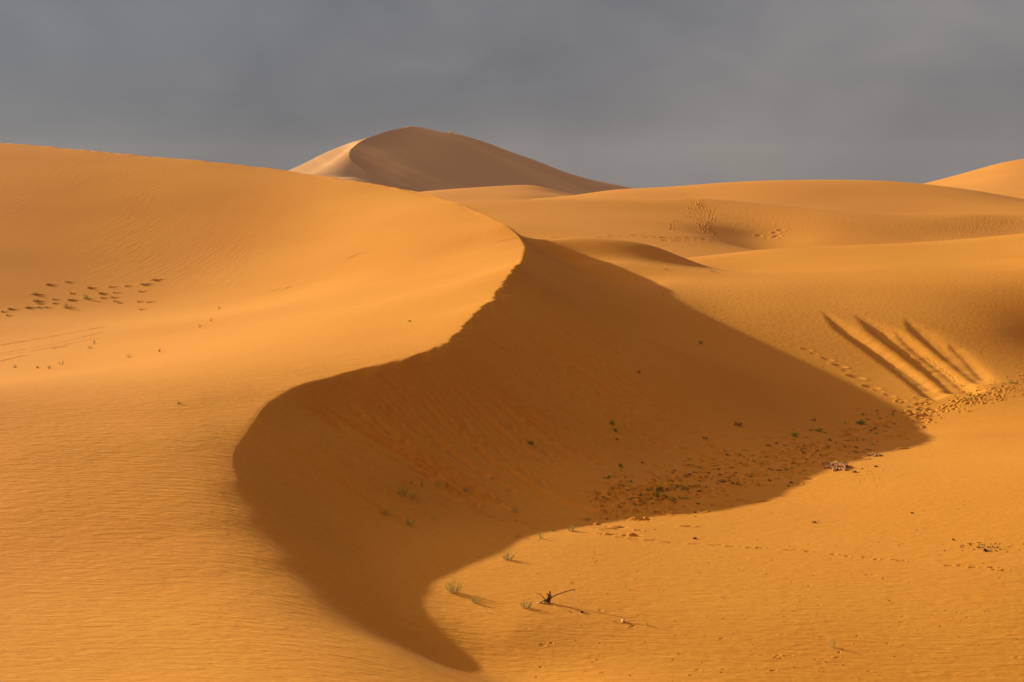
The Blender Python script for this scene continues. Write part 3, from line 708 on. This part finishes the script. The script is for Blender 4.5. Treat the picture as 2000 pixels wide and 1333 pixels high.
GRASS = [(28,719,9,8,''),(73,720,8,7,''),(96,721,12,12,'wider of two grass sprigs side by side at the lower left'),(120,713,15,13,'largest grass sprig with a shadow on the bright left slope'),(183,673,8,11,'upright sprig beside the end of the wheel lines'),
 (176,682,11,8,''),(250,699,13,11,'middle grass sprig on the bright left slope'),(312,688,6,9,''),(428,604,8,8,'highest lone sprig on the bright left slope'),(412,628,7,6,''),(390,640,9,9,'dark lone sprig on the bright left slope'),(350,790,8,5,'dry sprig on the brown shoulder left of the shadow'),(800,629,6,3,'tiny dark sprig near the crest on the bright slope')]
for px, py, w, h, lab in GRASS:
    plant('grass_sprig', G, px, py, w, h, lab or 'tiny faint grass sprig on the bright left slope', 'grass sprig', 'grass sprigs on the bright left slope', leafm=M_olive, stemm=M_brown, stems=7, leaves=3, leaf_len=0.07, stem_r=0.007, upright=1.0)
# the many small tufts of the shaded valley: a few kinds, then copies
r = random.Random(12); kinds = []
def link_copy(src, loc, rz, sc, label, group):
    c = src.copy(); C.collection.objects.link(c); c.location = loc; c.rotation_euler = (0, 0, rz); c.scale = (sc * 1.25, sc, sc * 0.7)
    c['label'] = label; c['group'] = group
    for ch in [o for o in KIDS[src.name]]:
        d = ch.copy(); C.collection.objects.link(d); d.parent = c
    return c
KIDS = {}
VG = 'small tufts scattered over the shaded valley floor'; KCOL = ['small tan', 'olive', 'tiny tan', 'wide green', 'tiny brown', 'dense olive']
for k in range(6):
    w_, h_ = [(9, 4), (12, 4), (7, 5), (14, 5), (8, 3), (11, 6)][k]
    px, py = [(1255, 905), (1340, 930), (1420, 890), (1500, 872), (1620, 860), (1710, 838)][k]
    o = plant('valley_tuft', G, px, py, w_, h_, 'low %s tuft on the shaded valley floor' % KCOL[k], 'tuft', VG, leafm=[M_sandy, M_olive, M_sandy, M_green, M_brown, M_olive][k], stemm=M_sandy, stems=10, leaves=9, leaf_len=0.05, stem_r=0.008, upright=0.4)
    kinds.append(o); KIDS[o.name] = [c for c in C.objects if c.parent == o]
for i in range(150):
    t = r.random(); px = 1170 + 630*t; py = 965 - 160*t + 20*math.sin(t*3.1) + r.gauss(0, 1)*(30 - 15*t)
    p = G.hit(px, py)
    if p is None: continue
    kk = r.randrange(6); VL = 'low %s tuft scattered on the %s of the shaded valley floor' % (KCOL[kk], 'left third' if t < 0.33 else 'middle' if t < 0.67 else 'right third')
    link_copy(kinds[kk], (p.x, p.y, G.z_at(p.x, p.y)), r.uniform(-0.5, 0.3) + r.choice([0, math.pi]), r.uniform(0.35, 1.05), VL, VG)
for i in range(34):
    px = r.gauss(1300, 34); py = 968 - (px - 1300) * 0.22 + r.gauss(0, 11); p = G.hit(px, py); kk = r.choice([1, 3, 3, 5, 0])
    if p: link_copy(kinds[kk], (p.x, p.y, G.z_at(p.x, p.y)), r.uniform(-0.5, 0.3), r.uniform(0.5, 1.1), 'low %s tuft in the dense green patch around the darkest cushion bush' % KCOL[kk], VG)
RG = 'small tufts along the sunlit trodden line'; RL = 'small low tuft on the sunlit trodden line at the right'
for i in range(12):
    t = r.random(); px = 1815 + 175*t; py = 800 - 60*t + r.gauss(0, 6); p = G.hit(px, py)
    if p: link_copy(kinds[r.choice([1, 3, 5])], (p.x, p.y, G.z_at(p.x, p.y)), r.uniform(0, 6.28), r.uniform(0.5, 0.9), RL, RG)

# the dead branch: a knotted root stock with one long bent twig
def dead_branch():
    b = G.hit(1068, 1178); m = b.y / F; root = empty('dead_branch', (b.x, b.y, G.z_at(b.x, b.y)), 'dead branch with a long bent twig lying on the bright foreground sand', 'branch')
    q = lambda x, z, y=0.0: (x*m, y, z*m)
    V, Fc = [], []
    for a in [[(-12,-1),(-6,3),(2,8),(8,16)], [(-2,-1),(1,7),(4,13),(6,22)], [(4,0),(6,6),(3,14),(0,18)], [(-8,0),(0,4),(6,6),(10,10)], [(0,2),(3,10),(8,13),(10,8)]]:
        tube(V, Fc, [q(x, z, 0.02*i*(-1)**len(V)) for i, (x, z) in enumerate(a)], 0.035, 0.015, 6)
    mesh_obj('root_stock', V, Fc, M_wood, root, smooth=True)
    V, Fc = [], []; tube(V, Fc, [q(6,9), q(18,15,.03), q(34,21,.02), q(46,25,0), q(55,27,-.02)], 0.016, 0.009, 5); mesh_obj('twig', V, Fc, M_wood, root, smooth=True)
    V, Fc = [], []; tube(V, Fc, [q(55,27,-.02), q(53,20,-.05), q(50,10,-.12), q(47,2,-.2), q(44,-3,-.3)], 0.010, 0.006, 5); mesh_obj('twig', V, Fc, M_bark, root, smooth=True)
    for a in [[(-4,7),(-10,15),(-16,19),(-20,19)], [(5,14),(8,20),(6,25)], [(-14,-2),(-20,1),(-14,2),(-4,1)], [(2,0),(-1,-5),(0,-9)], [(10,0),(14,-4),(16,-3),(18,0)]]:
        V, Fc = [], []; tube(V, Fc, [q(x, z, -0.03*i) for i, (x, z) in enumerate(a)], 0.012, 0.006, 5); mesh_obj('twig', V, Fc, M_wood if a[0][1] > 4 else M_bark, root, smooth=True)
    V, Fc = [], []
    for x, z, y in [(-9,-1,-.05),(-4,1,-.08),(1,-1,-.06),(-13,0,-.04)]:
        tube(V, Fc, [q(x-3, z, y), q(x, z+2, y-.02), q(x+4, z+1, y)], 0.028, 0.02, 6)
    mesh_obj('bleached_root', V, Fc, M_bark, root, smooth=True)
dead_branch()
def lump(seed, sx, sy, sz, n=10, rough=0.35):
    """irregular stone: a sphere pushed in and out"""
    V, Fc = [], []
    for i in range(n + 1):
        th = math.pi * i / n
        for j in range(2 * n):
            ph = math.pi * j / n; d = Vector((math.sin(th)*math.cos(ph), math.sin(th)*math.sin(ph), math.cos(th)))
            k = 1 + rough * float(fbm(np.array([d.x*1.7 + seed*3.1 + d.z]), np.array([d.y*1.7 + seed*1.3 - d.z]), seed, 3)[0])
            V.append((d.x*sx*k, d.y*sy*k, d.z*sz*k))
    for i in range(n):
        for j in range(2 * n): Fc.append((i*2*n + j, (i+1)*2*n + j, (i+1)*2*n + (j+1) % (2*n), i*2*n + (j+1) % (2*n)))
    return V, Fc
STONES = [(1925,1077,9,6,'largest dark stone in the lower right sand, amid a scatter of pebbles'),(1862,1055,5,3,'small dark stone up and left of the largest dark stone'),(1945,1076,4,2,'tiny dark stone just right of the largest dark stone'),
 (1967,1079,3,2,'tiny dark stone nearest the right edge beside the pebble scatter'),(1590,1021,9,4,'flat pale brown stone alone in the middle of the bright floor'),(1357,1053,7,4,'dark stone beside the animal trail'),(1279,1035,3,2,'tiny dark stone left of the stone beside the trail'),
 (1358,1002,4,3,'tiny dark stone in the shadow just above its edge'),(1358,1010,3,2,'tiny dark stone in the sun just below the shadow edge'),(1782,1003,6,3,'small dark stone right of the middle on the bright floor'),
 (1137,1197,6,5,'dark pebble at the end of the shadow of the dead branch'),(1709,912,9,3,'flat brown clod right of the crusted mound'),(1668,923,10,4,'brown clod just below the crusted mound'),(1684,916,5,2,'small clod between the two brown clods right of the mound'),
 (1545,944,8,5,'upper dark clod just inside the shadow below the broken edge'),(1540,950,5,3,'lower dark clod just inside the shadow below the broken edge'),(1410,942,16,6,'group like dark knobbly clod on the shaded floor'),(1430,946,7,4,'small dark clod right of the knobbly one on the shaded floor'),(1695,880,14,3,'flat dark clod in the shade above the small crust'),(1521,920,9,4,'brown clod at the left end of the broken edge')]
for i, (px, py, w, h, lab) in enumerate(STONES):
    p = G.hit(px, py); m = p.y / F; V, Fc = lump(i + 3, w*m*0.5, w*m*0.45, h*m*0.62)
    o = mesh_obj('stone', V, Fc, M_stone if 'clod' not in lab and 'pale' not in lab else M_brown, loc=(p.x, p.y, G.z_at(p.x, p.y) + h*m*0.2)); tag(o, lab, 'stone')
def crust(name, px, py, w, dpt, hgt, seed, label):
    """a patch of hardened sand with a broken, undercut rim, in two stacked plates"""
    p = G.hit(px, py); m = p.y / F; root = empty(name, (p.x, p.y, G.z_at(p.x, p.y)), label, 'sand crust')
    rr = random.Random(seed)
    for lay, (k, ox, zz) in enumerate([(1.0, 0, 0.0), (0.62, 0.12*w*m, hgt*0.55)]):
        V, Fc = [], []; n = 48
        rim = [1 + 0.22*rr.uniform(-1, 1) + 0.15*math.sin(j*0.9 + seed) for j in range(n)]
        rings = [(1.0, -0.06), (1.04, hgt*0.35), (0.97, hgt*0.52), (0.7, hgt*0.62), (0.35, hgt*0.7)]
        for q, z in rings:
            for j in range(n):
                a = 2*math.pi*j/n; R = q * (rim[j] if q > 0.8 else 1 + (rim[j]-1)*q)
                V.append((math.cos(a)*R*w*m*0.5*k + ox, math.sin(a)*R*dpt*0.5*k, zz + z + 0.012*rr.uniform(-1, 1)))
        for i in range(len(rings) - 1):
            for j in range(n): Fc.append((i*n + j, i*n + (j+1) % n, (i+1)*n + (j+1) % n, (i+1)*n + j))
        Fc.append(tuple((len(rings)-1)*n + j for j in range(n)))
        mesh_obj('plate', V, Fc, M_crust, root)
crust('crusted_mound', 1632, 912, 44, 1.7, 0.13, 4, 'pale crusted sand mound with broken dark rims on the shadow edge')
crust('crusted_mound', 1706, 890, 26, 0.9, 0.07, 9, 'small flat crust patch up and right of the crusted mound')
def husk():
    p = G.hit(1218, 1216); m = p.y / F; root = empty('dry_husk', (p.x, p.y, G.z_at(p.x, p.y)), 'pale round husk with thin dry twigs in the lower middle sand', 'husk')
    V, Fc = lump(2, 4.2*m, 3.6*m, 3.4*m, 8, 0.2); mesh_obj('shell', V, Fc, M_pale, root, loc=(0, 0, 3.0*m), smooth=True)
    for a in [[(-22,2),(-12,3),(-4,2)], [(6,0),(14,3),(20,4),(21,0)]]:
        V, Fc = [], []; tube(V, Fc, [(x*m, 0, max(z, 0.5)*m) for x, z in a], 0.010, 0.005, 5); mesh_obj('twig', V, Fc, M_bark, root)
husk()
# pebbles strewn on the bright floor: nobody could count them
def pebbles():
    V, Fc = [], []; r = random.Random(31)
    spots = [(r.gauss(1925, 28), r.gauss(1067, 5)) for _ in range(70)] + [(r.uniform(1100, 2000), r.uniform(930, 1330)) for _ in range(130)] + [(r.gauss(1425, 18), r.gauss(944, 5)) for _ in range(26)] + [(r.gauss(1680, 40), r.gauss(925, 12)) for _ in range(50)]
    for i, (px, py) in enumerate(spots):
        p = G.hit(px, py)
        if p is None: continue
        s_ = r.uniform(0.008, 0.02) * (1.4 if i < 70 else 1.0); v, f = lump(i % 17, s_, s_, s_*0.8, 4, 0.3); b = len(V); z = G.z_at(p.x, p.y)
        V += [(x + p.x, y + p.y, zz + z + s_*0.3) for x, y, zz in v]; Fc += [tuple(b + k for k in ff) for ff in f]
    tag(mesh_obj('pebbles', V, Fc, M_stone), 'tiny dark pebbles strewn over the bright sand', 'pebbles', None, 'stuff')
pebbles()

# ------------------------------------------------------------------ the air
def build_haze():
    lo, hi = (-1760, -1760, -34.0), (1760, 1760, 48.0)
    V = [(x, y, z) for x in (lo[0], hi[0]) for y in (lo[1], hi[1]) for z in (lo[2], hi[2])]
    Fc = [(0,1,3,2),(4,6,7,5),(0,4,5,1),(2,3,7,6),(0,2,6,4),(1,5,7,3)]
    m, nt, N, L = new_mat('air'); out = N('ShaderNodeOutputMaterial'); v = N('ShaderNodeVolumePrincipled')
    v.inputs['Color'].default_value = (0.86, 0.80, 0.76, 1); v.inputs['Density'].default_value = 0.00011; v.inputs['Anisotropy'].default_value = 0.2
    L(v.outputs[0], out.inputs['Volume'])
    tag(mesh_obj('haze', V, Fc, m), None, None, None, 'stuff')
build_haze()
